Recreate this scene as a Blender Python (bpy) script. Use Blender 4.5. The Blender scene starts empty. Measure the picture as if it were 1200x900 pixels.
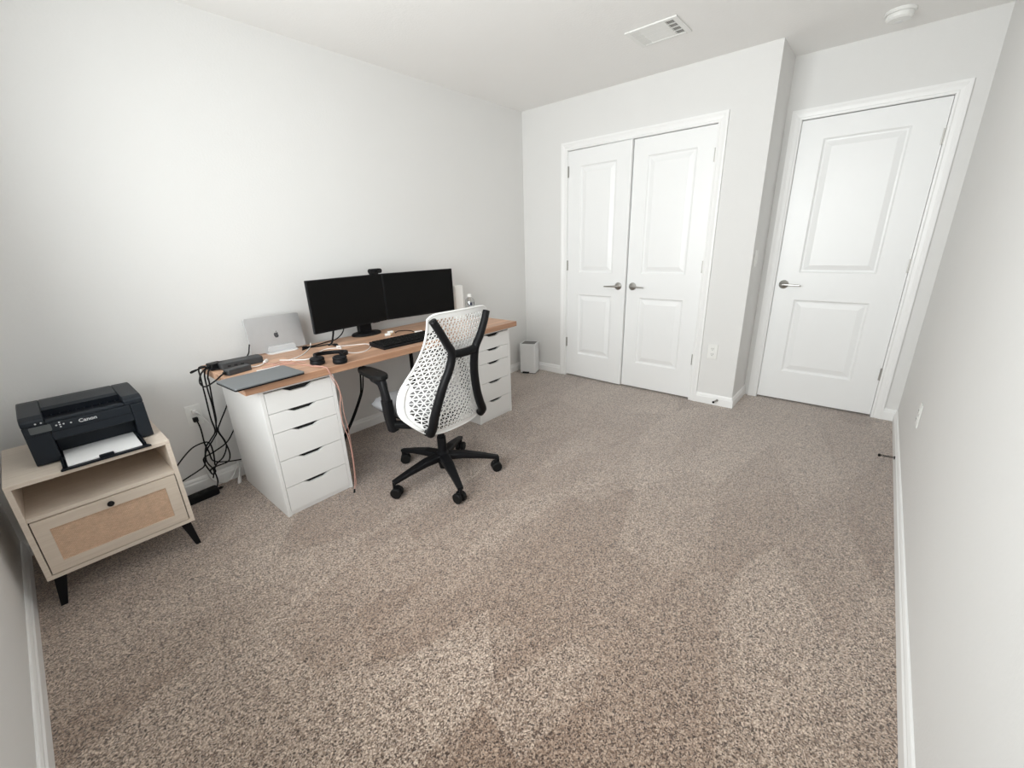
import bpy, bmesh, math, random
from mathutils import Vector, Matrix
random.seed(7)
SC = bpy.context.scene
COL = SC.collection
PI = math.pi

# ------------------------------------------------------------------ materials
def nt(name):
    m = bpy.data.materials.new(name); m.use_nodes = True
    t = m.node_tree
    return m, t, t.nodes['Principled BSDF'], t.links

def coords(t, scale=(1, 1, 1), kind='Object'):
    tc = t.nodes.new('ShaderNodeTexCoord'); mp = t.nodes.new('ShaderNodeMapping')
    mp.inputs['Scale'].default_value = scale
    t.links.new(tc.outputs[kind], mp.inputs['Vector'])
    return mp.outputs['Vector']

def mat(name, col, rough=.5, metal=0., var=.06, vscale=30, bump=0., bscale=200, spec=.5, stretch=(1, 1, 1), coat=0.):
    m, t, b, l = nt(name)
    v = coords(t, stretch)
    n = t.nodes.new('ShaderNodeTexNoise'); n.inputs['Scale'].default_value = vscale; n.inputs['Detail'].default_value = 4
    l.new(v, n.inputs['Vector'])
    r = t.nodes.new('ShaderNodeMapRange')
    r.inputs['To Min'].default_value = 1 - var; r.inputs['To Max'].default_value = 1 + var
    l.new(n.outputs['Fac'], r.inputs['Value'])
    mx = t.nodes.new('ShaderNodeVectorMath'); mx.operation = 'SCALE'
    mx.inputs[0].default_value = col; l.new(r.outputs['Result'], mx.inputs['Scale'])
    l.new(mx.outputs['Vector'], b.inputs['Base Color'])
    b.inputs['Roughness'].default_value = rough; b.inputs['Metallic'].default_value = metal
    b.inputs['Specular IOR Level'].default_value = spec
    b.inputs['Coat Weight'].default_value = coat
    if bump:
        n2 = t.nodes.new('ShaderNodeTexNoise'); n2.inputs['Scale'].default_value = bscale; n2.inputs['Detail'].default_value = 3
        l.new(v, n2.inputs['Vector'])
        bp = t.nodes.new('ShaderNodeBump'); bp.inputs['Strength'].default_value = bump; bp.inputs['Distance'].default_value = .002
        l.new(n2.outputs['Fac'], bp.inputs['Height']); l.new(bp.outputs['Normal'], b.inputs['Normal'])
    return m

WALL = mat('wall_paint', (.742, .737, .727), .75, var=.012, vscale=3, bump=.35, bscale=90, spec=.3)
CEIL = mat('ceiling_paint', (.87, .862, .848), .85, var=.012, vscale=3, bump=.5, bscale=80, spec=.2)
TRIM = mat('trim_paint', (.86, .86, .855), .38, var=.01, vscale=6)
DOOR = mat('door_paint', (.86, .865, .865), .36, var=.01, vscale=6)
LAM = mat('white_laminate', (.79, .785, .775), .4, var=.01, vscale=8)
PLW = mat('white_plastic', (.80, .80, .78), .4, var=.01)
CHW = mat('white_elastomer', (.82, .82, .81), .42, var=.012)
BLK = mat('black_plastic', (.007, .007, .008), .45, var=.1, spec=.16)
BLKR = mat('black_rubber', (.007, .007, .007), .6, var=.1, spec=.2)
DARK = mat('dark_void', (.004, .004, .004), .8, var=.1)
PRT = mat('printer_shell', (.010, .014, .020), .45, var=.08, spec=.3, vscale=60, bump=.15, bscale=900)
PRD = mat('printer_recess', (.004, .006, .010), .4, var=.1, spec=.25)
SCR = mat('screen_panel', (.005, .005, .005), .45, var=.05, spec=.10)
NICK = mat('satin_nickel', (.50, .49, .47), .3, 1., var=.05)
STEEL = mat('hinge_steel', (.45, .44, .42), .4, 1., var=.05)
ALU = mat('silver_aluminium', (.60, .60, .61), .42, .75, var=.03)
GREYAL = mat('space_grey_aluminium', (.20, .215, .225), .45, .5, var=.04)
LOGO = mat('dark_mirror', (.12, .12, .13), .25, .8, var=.05)
PAPER = mat('paper_white', (.86, .86, .86), .7, var=.01)
CLRP = mat('frosted_plastic', (.78, .78, .78), .3, var=.02)
FAB = mat('grey_fabric', (.30, .30, .31), .85, var=.15, vscale=300, bump=.3, bscale=700)
BINM = mat('bin_grey_paint', (.80, .81, .815), .45, var=.02)
BINL = mat('bin_lid_grey', (.15, .145, .14), .5, var=.05)
PINK = mat('salmon_cable', (.52, .29, .235), .5, var=.05)
WCB = mat('white_cable', (.82, .80, .78), .45, var=.02)
BRASS = mat('brass', (.75, .60, .36), .3, .9, var=.06)
LCD = mat('lcd_grey', (.075, .082, .085), .3, var=.1)
SILV = mat('silver_print', (.62, .63, .64), .4, .2, var=.03)
GREYCAB = mat('pale_grey_cable', (.76, .76, .75), .5, var=.02)
INK = mat('label_ink', (.04, .045, .07), .6, var=.1)
SEATM = mat('pale_grey_fabric', (.27, .27, .28), .8, var=.12, vscale=300, bump=.3, bscale=700)

def wood(name, c1, c2, stave=None, sc=(2, 45, 45), rough=.45):
    m, t, b, l = nt(name)
    v = coords(t, sc)
    n = t.nodes.new('ShaderNodeTexNoise'); n.inputs['Scale'].default_value = 1.6; n.inputs['Detail'].default_value = 6
    n.inputs['Distortion'].default_value = .6
    l.new(v, n.inputs['Vector'])
    cr = t.nodes.new('ShaderNodeValToRGB')
    cr.color_ramp.elements[0].position = .3; cr.color_ramp.elements[0].color = (*c2, 1)
    cr.color_ramp.elements[1].position = .68; cr.color_ramp.elements[1].color = (*c1, 1)
    l.new(n.outputs['Fac'], cr.inputs['Fac'])
    out = cr.outputs['Color']
    if stave:
        v2 = coords(t)
        br = t.nodes.new('ShaderNodeTexBrick')
        br.offset = .37; br.inputs['Scale'].default_value = 1
        br.inputs['Brick Width'].default_value = stave[0]; br.inputs['Row Height'].default_value = stave[1]
        br.inputs['Mortar Size'].default_value = .0004; br.inputs['Bias'].default_value = 0
        br.inputs['Color1'].default_value = (.74, .70, .68, 1); br.inputs['Color2'].default_value = (1.2, 1.2, 1.18, 1)
        br.inputs['Mortar'].default_value = (.7, .62, .55, 1)
        l.new(v2, br.inputs['Vector'])
        mx = t.nodes.new('ShaderNodeMix'); mx.data_type = 'RGBA'; mx.blend_type = 'MULTIPLY'; mx.inputs['Factor'].default_value = 1
        l.new(out, mx.inputs['A']); l.new(br.outputs['Color'], mx.inputs['B'])
        out = mx.outputs['Result']
    l.new(out, b.inputs['Base Color'])
    b.inputs['Roughness'].default_value = rough
    return m

BUTCH = wood('butcher_block', (.66, .43, .30), (.50, .29, .19), (.55, .062), (2.2, 40, 40))
OAK = wood('pale_oak', (.74, .65, .56), (.66, .57, .48), None, (2.5, 60, 60), .5)
OAKD = wood('pale_oak_drawer', (.72, .625, .53), (.65, .555, .46), None, (2.5, 60, 60), .5)

def rattan():
    m, t, b, l = nt('woven_cane')
    v = coords(t)
    br = t.nodes.new('ShaderNodeTexBrick'); br.offset = .5
    br.inputs['Scale'].default_value = 1; br.inputs['Brick Width'].default_value = .0085; br.inputs['Row Height'].default_value = .0034
    br.inputs['Mortar Size'].default_value = .0007; br.inputs['Mortar Smooth'].default_value = .5
    br.inputs['Color1'].default_value = (.80, .58, .42, 1); br.inputs['Color2'].default_value = (.70, .49, .345, 1)
    br.inputs['Mortar'].default_value = (.50, .32, .21, 1)
    sw = t.nodes.new('ShaderNodeSeparateXYZ'); cb = t.nodes.new('ShaderNodeCombineXYZ')
    l.new(v, sw.inputs[0]); l.new(sw.outputs['X'], cb.inputs['X']); l.new(sw.outputs['Z'], cb.inputs['Y'])
    l.new(cb.outputs[0], br.inputs['Vector'])
    n = t.nodes.new('ShaderNodeTexNoise'); n.inputs['Scale'].default_value = 45; n.inputs['Detail'].default_value = 4
    l.new(v, n.inputs['Vector'])
    r = t.nodes.new('ShaderNodeMapRange'); r.inputs['To Min'].default_value = .8; r.inputs['To Max'].default_value = 1.2
    l.new(n.outputs['Fac'], r.inputs['Value'])
    mx = t.nodes.new('ShaderNodeVectorMath'); mx.operation = 'SCALE'
    l.new(br.outputs['Color'], mx.inputs[0]); l.new(r.outputs['Result'], mx.inputs['Scale'])
    l.new(mx.outputs['Vector'], b.inputs['Base Color'])
    b.inputs['Roughness'].default_value = .65
    bp = t.nodes.new('ShaderNodeBump'); bp.inputs['Strength'].default_value = .6; bp.inputs['Distance'].default_value = .001
    bp.invert = True
    l.new(br.outputs['Fac'], bp.inputs['Height']); l.new(bp.outputs['Normal'], b.inputs['Normal'])
    return m
CANE = rattan()

def carpet():
    m, t, b, l = nt('cut_pile_carpet')
    N = t.nodes.new
    v = coords(t)
    wn = N('ShaderNodeTexNoise'); wn.inputs['Scale'].default_value = 130; wn.inputs['Detail'].default_value = 2
    l.new(v, wn.inputs['Vector'])
    off = N('ShaderNodeVectorMath'); off.operation = 'MULTIPLY_ADD'
    off.inputs[1].default_value = (.010, .010, 0); l.new(wn.outputs['Color'], off.inputs[0]); l.new(v, off.inputs[2])
    vo = N('ShaderNodeTexVoronoi'); vo.inputs['Scale'].default_value = 280; l.new(off.outputs[0], vo.inputs['Vector'])
    n1 = N('ShaderNodeTexNoise'); n1.inputs['Scale'].default_value = 185; n1.inputs['Detail'].default_value = 3; n1.inputs['Roughness'].default_value = .65
    l.new(off.outputs[0], n1.inputs['Vector'])
    sp = N('ShaderNodeSeparateColor'); l.new(vo.outputs['Color'], sp.inputs['Color'])
    mx = N('ShaderNodeMix'); mx.inputs['Factor'].default_value = .45
    l.new(n1.outputs['Fac'], mx.inputs['A']); l.new(sp.outputs['Red'], mx.inputs['B'])
    cr = N('ShaderNodeValToRGB'); e = cr.color_ramp.elements
    e[0].position = .28; e[0].color = (.05, .030, .022, 1)
    e[1].position = .74; e[1].color = (.80, .68, .575, 1)
    for p, c in ((.38, (.155, .102, .074)), (.47, (.33, .242, .186)), (.60, (.49, .385, .312))):
        q = e.new(p); q.color = (*c, 1)
    l.new(mx.outputs['Result'], cr.inputs['Fac'])
    # vacuumed nap: broad overlapping wedge strokes
    tc = N('ShaderNodeTexCoord'); val = None
    for rot, scl, seed in ((.35, (.9, 3.0, 1), 0), (-.35, (1.1, 3.4, 1), 7.3)):
        mp = N('ShaderNodeMapping'); mp.inputs['Rotation'].default_value = (0, 0, rot); mp.inputs['Scale'].default_value = scl; mp.inputs['Location'].default_value = (seed, seed*.7, 0)
        l.new(tc.outputs['Object'], mp.inputs['Vector'])
        v2 = N('ShaderNodeTexVoronoi'); v2.inputs['Scale'].default_value = 1.0; l.new(mp.outputs[0], v2.inputs['Vector'])
        s2 = N('ShaderNodeSeparateColor'); l.new(v2.outputs['Color'], s2.inputs['Color'])
        if val is None: val = s2.outputs['Green']
        else:
            ad = N('ShaderNodeMath'); ad.operation = 'ADD'; l.new(val, ad.inputs[0]); l.new(s2.outputs['Green'], ad.inputs[1]); val = ad.outputs[0]
    r2 = N('ShaderNodeValToRGB'); q = r2.color_ramp.elements
    q[0].position = .18; q[0].color = (.66, .575, .51, 1); q[1].position = .82; q[1].color = (1.0, .985, .965, 1)
    hf = N('ShaderNodeMath'); hf.operation = 'MULTIPLY'; hf.inputs[1].default_value = .5; l.new(val, hf.inputs[0]); l.new(hf.outputs[0], r2.inputs['Fac'])
    sc = N('ShaderNodeVectorMath'); sc.operation = 'MULTIPLY'
    l.new(cr.outputs['Color'], sc.inputs[0]); l.new(r2.outputs['Color'], sc.inputs[1])
    l.new(sc.outputs[0], b.inputs['Base Color'])
    b.inputs['Roughness'].default_value = .95; b.inputs['Specular IOR Level'].default_value = .1
    b.inputs['Sheen Weight'].default_value = .8
    bp = N('ShaderNodeBump'); bp.inputs['Strength'].default_value = .8; bp.inputs['Distance'].default_value = .006
    l.new(mx.outputs['Result'], bp.inputs['Height']); l.new(bp.outputs['Normal'], b.inputs['Normal'])
    return m
CARPET = carpet()

def glassmat(name, tint=(.95, .97, .97), gloss=.08):
    m = bpy.data.materials.new(name); m.use_nodes = True
    t = m.node_tree; t.nodes.clear()
    o = t.nodes.new('ShaderNodeOutputMaterial'); mix = t.nodes.new('ShaderNodeMixShader')
    a = t.nodes.new('ShaderNodeBsdfTransparent'); g = t.nodes.new('ShaderNodeBsdfGlossy')
    a.inputs['Color'].default_value = (*tint, 1); g.inputs['Roughness'].default_value = .05
    mix.inputs['Fac'].default_value = gloss
    t.links.new(a.outputs[0], mix.inputs[1]); t.links.new(g.outputs[0], mix.inputs[2]); t.links.new(mix.outputs[0], o.inputs['Surface'])
    return m
PANE = glassmat('window_glass')
ACRY = glassmat('clear_acrylic', (.93, .94, .95), .30)
_t = ACRY.node_tree; _g = [n for n in _t.nodes if n.type == 'BSDF_GLOSSY'][0]; _d = _t.nodes.new('ShaderNodeBsdfDiffuse'); _d.inputs['Color'].default_value = (.85, .85, .85, 1)
_m = [n for n in _t.nodes if n.type == 'MIX_SHADER'][0]; _t.links.new(_d.outputs[0], _m.inputs[2]); _t.nodes.remove(_g); _m.inputs['Fac'].default_value = .38
BOTTLE = glassmat('clear_bottle', (.86, .87, .87), .22)

# ------------------------------------------------------------------ geometry helpers
def BM(): return bmesh.new()

def box(bm, x0, x1, y0, y1, z0, z1):
    vs = [bm.verts.new((x, y, z)) for x in (x0, x1) for y in (y0, y1) for z in (z0, z1)]
    for f in ((0, 1, 3, 2), (4, 6, 7, 5), (0, 4, 5, 1), (2, 3, 7, 6), (0, 2, 6, 4), (1, 5, 7, 3)):
        bm.faces.new([vs[i] for i in f])
    return vs

def obox(bm, c, s, rz=0, M=None):
    """box of size s centred at c, turned rz about z (or by matrix M)"""
    R = M if M else Matrix.Rotation(rz, 3, 'Z')
    vs = box(bm, -s[0]/2, s[0]/2, -s[1]/2, s[1]/2, -s[2]/2, s[2]/2)
    for v in vs: v.co = R @ v.co + Vector(c)
    return vs

def smooth_path(pts, n=6):
    P = [Vector(p) for p in pts]
    if len(P) < 3: return P
    out = []
    for i in range(len(P)-1):
        p0 = P[max(i-1, 0)]; p1 = P[i]; p2 = P[i+1]; p3 = P[min(i+2, len(P)-1)]
        for k in range(n):
            t = k/n
            out.append(.5*((2*p1)+(-p0+p2)*t+(2*p0-5*p1+4*p2-p3)*t*t+(-p0+3*p1-3*p2+p3)*t**3))
    out.append(P[-1]); return out

def sweep(bm, path, prof, ref=(0, 0, 1), scales=None, cap=True, closed=False):
    """sweep a closed 2D profile along a path"""
    ref = Vector(ref); rings = []; n = len(path); last = None
    for i, p in enumerate(path):
        if closed: T = path[(i+1) % n]-path[i-1]
        else: T = path[min(i+1, n-1)]-path[max(i-1, 0)]
        if T.length < 1e-9: T = Vector((0, 0, 1))
        T.normalize()
        r = ref if last is None else last
        a = r - T*r.dot(T)
        if a.length < 1e-3:
            a = Vector((1, .3, 0)); a = a - T*a.dot(T)
        a.normalize(); b = T.cross(a)
        last = a if ref.length < .5 else None
        s = scales[i] if scales else 1
        rings.append([bm.verts.new(p + a*u*s + b*w*s) for u, w in prof])
    m = len(prof)
    for i in range(n if closed else n-1):
        A = rings[i]; B = rings[(i+1) % n]
        for k in range(m):
            bm.faces.new((A[k], A[(k+1) % m], B[(k+1) % m], B[k]))
    if cap and not closed:
        bm.faces.new(rings[0][::-1]); bm.faces.new(rings[-1])

def circ(r, n=8, sx=1, sy=1): return [(r*sx*math.cos(2*PI*k/n), r*sy*math.sin(2*PI*k/n)) for k in range(n)]
def rrect(w, h, r=.3, n=3):
    r = min(w, h)*r; out = []
    for cx, cy, a0 in ((w/2-r, h/2-r, 0), (-w/2+r, h/2-r, PI/2), (-w/2+r, -h/2+r, PI), (w/2-r, -h/2+r, 1.5*PI)):
        for k in range(n+1):
            a = a0+PI/2*k/n; out.append((cx+r*math.cos(a), cy+r*math.sin(a)))
    return out

def tube(bm, pts, r, seg=8, n=6, **kw):
    sweep(bm, smooth_path(pts, n) if n else [Vector(p) for p in pts], circ(r, seg), ref=(.13, .31, .94), **kw)

def lathe(bm, prof, c=(0, 0, 0), axis='Z', seg=28):
    """prof: list of (radius, height)"""
    rings = []
    for r, h in prof:
        ring = []
        for k in range(seg):
            a = 2*PI*k/seg; u, w = r*math.cos(a), r*math.sin(a)
            co = {'Z': (u, w, h), 'X': (h, u, w), 'Y': (w, h, u)}[axis]
            ring.append(bm.verts.new(Vector(co)+Vector(c)))
        rings.append(ring)
    for A, B in zip(rings, rings[1:]):
        for k in range(seg):
            bm.faces.new((A[k], A[(k+1) % seg], B[(k+1) % seg], B[k]))
    bm.faces.new(rings[0][::-1]); bm.faces.new(rings[-1])

def prism(bm, poly, fn, d0, d1):
    """extrude a 2D polygon; fn(u, v, d) gives the point"""
    A = [bm.verts.new(fn(u, v, d0)) for u, v in poly]; B = [bm.verts.new(fn(u, v, d1)) for u, v in poly]
    n = len(poly)
    bm.faces.new(A[::-1]); bm.faces.new(B)
    for k in range(n): bm.faces.new((A[k], A[(k+1) % n], B[(k+1) % n], B[k]))

def obj(name, bm, m, parent=None, bevel=0, smooth=False, segs=2, subsurf=0, solid=0, loc=None, recalc=True):
    if recalc: bmesh.ops.recalc_face_normals(bm, faces=bm.faces)
    me = bpy.data.meshes.new(name); bm.to_mesh(me); bm.free()
    me.materials.append(m)
    o = bpy.data.objects.new(name, me); COL.objects.link(o)
    if parent is not None: o.parent = parent
    if loc: o.location = loc
    if smooth:
        for p in me.polygons: p.use_smooth = True
    if solid:
        s = o.modifiers.new('solid', 'SOLIDIFY'); s.thickness = solid; s.offset = 0
    if bevel:
        b = o.modifiers.new('bevel', 'BEVEL'); b.width = bevel; b.segments = segs; b.limit_method = 'ANGLE'; b.angle_limit = .6
        b.harden_normals = False
    if subsurf:
        s = o.modifiers.new('sub', 'SUBSURF'); s.levels = subsurf; s.render_levels = subsurf
    return o

def tag(o, label=None, cat=None, group=None, kind=None):
    if label: o['label'] = label
    if cat: o['category'] = cat
    if group: o['group'] = group
    if kind: o['kind'] = kind
    return o

def thing(name, label, cat, loc=(0, 0, 0), rz=0, group=None):
    o = bpy.data.objects.new(name, None); COL.objects.link(o)
    o.location = loc; o.rotation_euler = (0, 0, rz); o.empty_display_size = .1
    return tag(o, label, cat, group)

def struct(name, bm, m, parent=None, **kw):
    o = obj(name, bm, m, parent, **kw)
    if parent is None: o['kind'] = 'structure'
    return o

def text_mesh(name, s, size, m, parent, M, extrude=.0004, squeeze=1.0):
    cu = bpy.data.curves.new(name, 'FONT'); cu.body = s; cu.size = size; cu.extrude = extrude; cu.align_x = 'CENTER'; cu.align_y = 'CENTER'
    cu.offset = size*.02
    tmp = bpy.data.objects.new('tmp', cu); COL.objects.link(tmp)
    bpy.context.view_layer.update()
    me = bpy.data.meshes.new_from_object(tmp.evaluated_get(bpy.context.evaluated_depsgraph_get()))
    bpy.data.objects.remove(tmp)
    me.transform(M @ Matrix.Diagonal((squeeze, 1, 1, 1)))
    me.materials.clear(); me.materials.append(m); me.name = name
    o = bpy.data.objects.new(name, me); COL.objects.link(o); o.parent = parent
    return o

# ------------------------------------------------------------------ room numbers (metres; desk wall is y=0, x runs to the closet)
XC, XD, YR, H = 3.717, 4.115, -3.0385, 2.42
YE = -2.056                 # end of the closet bump-out
WT = .14
BBH, BBT = .083, .014

# ------------------------------------------------------------------ shell
bm = BM(); box(bm, -.2, XD+.2, YR-.2, .2, -.05, 0); struct('floor', bm, CARPET)
bm = BM(); box(bm, -.2, XD+.2, YR-.2, .2, H, H+.05); struct('ceiling', bm, CEIL)
bm = BM(); box(bm, -WT, XD+WT, 0, WT, 0, H); struct('wall_left', bm, WALL)
bm = BM(); box(bm, -WT, XD+WT, YR-WT, YR, 0, H); struct('wall_right', bm, WALL)

def wall_with_recess(name, x, y0, y1, oy0, oy1, oh, depth, back):
    """wall facing -x at x from y0 (low) to y1, with a door recess oy0..oy1 up to oh"""
    bm = BM()
    box(bm, x, back, y0, oy0, 0, H); box(bm, x, back, oy1, y1, 0, H); box(bm, x, back, oy0, oy1, oh, H)
    box(bm, x+depth, back, oy0, oy1, 0, oh)
    return struct(name, bm, WALL)
CL0, CL1, CH = -1.733, -.5025, 2.035      # closet opening
EN0, EN1, EH = -2.907, -2.152, 2.035      # entry opening
wall_with_recess('wall_far', XC, YE, 0, CL0, CL1, CH, .085, XC+.32)
wall_with_recess('wall_door', XD, YR, YE, EN0, EN1, EH, .085, XD+WT)
bm = BM(); box(bm, XC+.02, XD, YE-.0005, YE+.02, 0, H); struct('wall_return', bm, WALL)

# near wall with the window that lights the room
WY0, WY1, WZ0, WZ1 = -2.55, -.70, .75, 2.12
bm = BM()
box(bm, -WT, 0, YR, WY0, 0, H); box(bm, -WT, 0, WY1, 0, 0, H)
box(bm, -WT, 0, WY0, WY1, 0, WZ0); box(bm, -WT, 0, WY0, WY1, WZ1, H)
struct('wall_near', bm, WALL)
w = bpy.data.objects.new('window_1', None); COL.objects.link(w); w['kind'] = 'structure'; w.location = (-.06, (WY0+WY1)/2, WZ0)
hw, hh = (WY1-WY0)/2, WZ1-WZ0
bm = BM()
for a in ((-.03, .03, -hw, -hw+.05, 0, hh), (-.03, .03, hw-.05, hw, 0, hh), (-.03, .03, -hw, hw, 0, .05), (-.03, .03, -hw, hw, hh-.05, hh), (-.02, .02, -.025, .025, .05, hh-.05)):
    box(bm, *a)
struct('window_frame', bm, TRIM, w, bevel=.003)
bm = BM(); box(bm, -.005, 0, -hw+.04, hw-.04, .04, hh-.04); struct('window_pane', bm, PANE, w)
bm = BM(); box(bm, .0, .10, -hw-.03, hw+.03, -.02, 0.); struct('window_sill', bm, TRIM, w, bevel=.003)

# baseboards: stepped profile
BBP = [(0, 0), (BBT, 0), (BBT, .055), (.010, .062), (.010, .070), (.006, .080), (.003, BBH), (0, BBH)]
def baseboard(name, p0, p1, nrm):
    bm = BM(); A, B, N = Vector((*p0, 0)), Vector((*p1, 0)), Vector((*nrm, 0))
    r = [[bm.verts.new(P+N*d+Vector((0, 0, h))) for d, h in BBP] for P in (A, B)]
    n = len(BBP)
    for k in range(n): bm.faces.new((r[0][k], r[0][(k+1) % n], r[1][(k+1) % n], r[1][k]))
    bm.faces.new(r[0]); bm.faces.new(r[1][::-1])
    return struct(name, bm, TRIM)
CW = .0575
baseboard('baseboard_left', (0, 0), (XC, 0), (0, -1))
baseboard('baseboard_far', (XC, 0), (XC, CL1+CW), (-1, 0))
baseboard('baseboard_corner', (XC, CL0-CW), (XC, YE), (-1, 0))
baseboard('baseboard_return', (XC-BBT, YE), (XD, YE), (0, -1))
baseboard('baseboard_door', (XD, EN0-CW), (XD, YR), (-1, 0))
baseboard('baseboard_right', (0, YR), (XD, YR), (0, 1))
baseboard('baseboard_near', (0, YR), (0, 0), (1, 0))

# casings: mitred stepped profile round three sides (w = distance out from the opening, d = thickness into the room)
CP = [(-.004, 0), (-.004, .010), (.006, .012), (.012, .009), (.030, .012), (.044, .017), (CW, .017), (CW, 0)]
def casing(name, x, y0, y1, h):
    bm = BM(); rows = []
    for w_, d in CP:
        rows.append([bm.verts.new((x-d, y, z)) for y, z in ((y1+w_, 0), (y1+w_, h+w_), (y0-w_, h+w_), (y0-w_, 0))])
    for A, B in zip(rows, rows[1:]):
        for k in range(3): bm.faces.new((A[k], A[k+1], B[k+1], B[k]))
    # jamb lining
    box(bm, x, x+.085, y1-.006, y1, 0, h); box(bm, x, x+.085, y0, y0+.006, 0, h); box(bm, x, x+.085, y0, y1, h-.006, h)
    return struct(name, bm, TRIM)
casing('trim_1', XC, CL0, CL1, CH)
casing('trim_2', XD, EN0, EN1, EH)

def door_slab(bm, w, h, panels, th=.035):
    """door in local coords: y 0..w, z 0..h, front face at x=0 looking to -x, raised panels"""
    ys = sorted({0, w, *[p[0] for p in panels], *[p[1] for p in panels]})
    zs = sorted({0, h, *[p[2] for p in panels], *[p[3] for p in panels]})
    def inpan(y, z): return any(p[0] < y < p[1] and p[2] < z < p[3] for p in panels)
    V = {}
    def v(x, y, z):
        k = (round(x, 5), round(y, 5), round(z, 5))
        if k not in V: V[k] = bm.verts.new(k)
        return V[k]
    for i in range(len(ys)-1):
        for j in range(len(zs)-1):
            if not inpan((ys[i]+ys[i+1])/2, (zs[j]+zs[j+1])/2):
                bm.faces.new((v(0, ys[i], zs[j]), v(0, ys[i+1], zs[j]), v(0, ys[i+1], zs[j+1]), v(0, ys[i], zs[j+1])))
    for p in panels:
        rings = []
        for ins, d in ((0, 0), (.010, .010), (.020, .011), (.026, .009), (.052, .002), (.054, .0015)):
            rings.append([v(d, y, z) for y, z in ((p[0]+ins, p[2]+ins), (p[1]-ins, p[2]+ins), (p[1]-ins, p[3]-ins), (p[0]+ins, p[3]-ins))])
        for A, B in zip(rings, rings[1:]):
            for k in range(4): bm.faces.new((A[k], A[(k+1) % 4], B[(k+1) % 4], B[k]))
        bm.faces.new(rings[-1])
    b = [v(th, 0, 0), v(th, w, 0), v(th, w, h), v(th, 0, h)]
    bm.faces.new(b[::-1])
    ed = {'y0': [v(0, 0, z) for z in zs], 'y1': [v(0, w, z) for z in zs], 'z0': [v(0, y, 0) for y in ys], 'z1': [v(0, y, h) for y in ys]}
    bm.faces.new(ed['y0'] + [b[3], b[0]]); bm.faces.new(ed['y1'] + [b[2], b[1]])
    bm.faces.new(ed['z0'] + [b[1], b[0]]); bm.faces.new(ed['z1'] + [b[2], b[3]])

def lever(parent, y, z, d):
    """lever handle on the door face at y,z; the lever points along d (+1/-1 in y)"""
    bm = BM()
    lathe(bm, [(.0, -.0), (.032, 0), (.032, -.006), (.028, -.010), (.013, -.012), (.011, -.045), (.0, -.046)], (0, y, z), 'X', 24)
    path = smooth_path([(-.040, y-d*.008, z), (-.044, y+d*.02, z), (-.046, y+d*.06, z-.001), (-.046, y+d*.115, z-.004)], 6)
    n = len(path)
    sweep(bm, path, rrect(.016, .012, .45), ref=(0, 0, 1), scales=[1.1-.45*i/(n-1) for i in range(n)])
    h = obj('door_handle', bm, NICK, parent, smooth=True)
    h['label'] = 'satin nickel lever handle'
    return h
def hinges(parent, y, zs, x=0):
    for z in zs:
        bm = BM(); lathe(bm, [(0, -.045), (.006, -.045), (.006, .045), (0, .045)], (x-.005, y, z), 'Z', 10)
        box(bm, x-.003, x+.001, y-.012, y+.012, z-.044, z+.044)
        o = obj('hinge', bm, STEEL, parent); o['label'] = 'silver hinge'

def door(name, x, y0, w, panels, rz=0, pivot='y0'):
    d = bpy.data.objects.new(name, None); COL.objects.link(d); d['kind'] = 'structure'
    d.location = (x, y0 if pivot == 'y0' else y0+w, .014); d.rotation_euler = (0, 0, rz)
    bm = BM(); door_slab(bm, w, 2.01, panels)
    if pivot == 'y1':
        for v in bm.verts: v.co.y -= w
    s = obj('door_slab', bm, DOOR, d, bevel=.0015)
    return d
# closet leaves; left (nearer the desk wall) stands a touch open
wl = .600
off = w0 = wl
dl = door('door_1', XC+.004, -1.110, .601, [(.128, .472, 1.00, 1.885), (.128, .472, .225, .80)], rz=math.radians(-2.2), pivot='y1')
lever(dl, -.601+.062, .893, +1)
hinges(dl, 0.003, (.33, 1.06, 1.85))
dr = door('door_2', XC+.004, -1.727, .611, [(.125, .492, 1.00, 1.885), (.125, .492, .225, .80)])
lever(dr, .611-.055, .893, -1)
hinges(dr, -.003, (.33, 1.06, 1.82))
de = door('door_3', XD+.004, -2.899, .739, [(.155, .60, 1.00, 1.885), (.155, .60, .235, .80)])
lever(de, .739-.055, .912, -1)
hinges(de, -.003, (.31, 1.055, 1.80))

# ------------------------------------------------------------------ wall plates, vent, alarm, stops
def plate_parts(t, slots=True, toggle=False):
    """wall plate in local coords on plane x=0 facing -x"""
    bm = BM(); box(bm, -.006, 0, -.036, .036, -.0585, .0585); obj('face_plate', bm, PLW, t, bevel=.0025)
    if slots:
        for z in (-.022, .022):
            bm = BM(); prism(bm, rrect(.034, .029, .45, 4), lambda u, v, d: (d, u, v+z), -.0085, -.005); s = obj('socket', bm, PLW, t)
            bm = BM()
            for y in (-.0065, .0065): box(bm, -.0092, -.0084, y-.0012, y+.0012, z-.001, z+.008)
            lathe(bm, [(0, -.0092), (.0025, -.0092), (.0025, -.0084), (0, -.0084)], (0, 0, z-.008), 'X', 10)
            sl = obj('slot', bm, DARK, s)
    if toggle:
        bm = BM(); box(bm, -.0085, -.005, -.017, .017, -.034, .034); box(bm, -.0105, -.008, -.015, .015, -.031, .0)
        obj('rocker', bm, PLW, t, bevel=.001)
t = thing('wall_outlet', 'white outlet plate on the wall beside the closet doors', 'outlet', (XC, -1.872, .433)); plate_parts(t)
t = thing('wall_outlet', 'white double outlet with two plugs on the wall left of the desk', 'outlet', (.751, 0, .447), PI/2)
t.rotation_euler = (0, 0, PI/2)
plate_parts(t)
bm = BM(); obox(bm, (-.019, .004, -.022), (.022, .024, .026)); p_ = obj('plug', bm, BLK, t, bevel=.004); p_['label'] = 'black plug'
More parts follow.
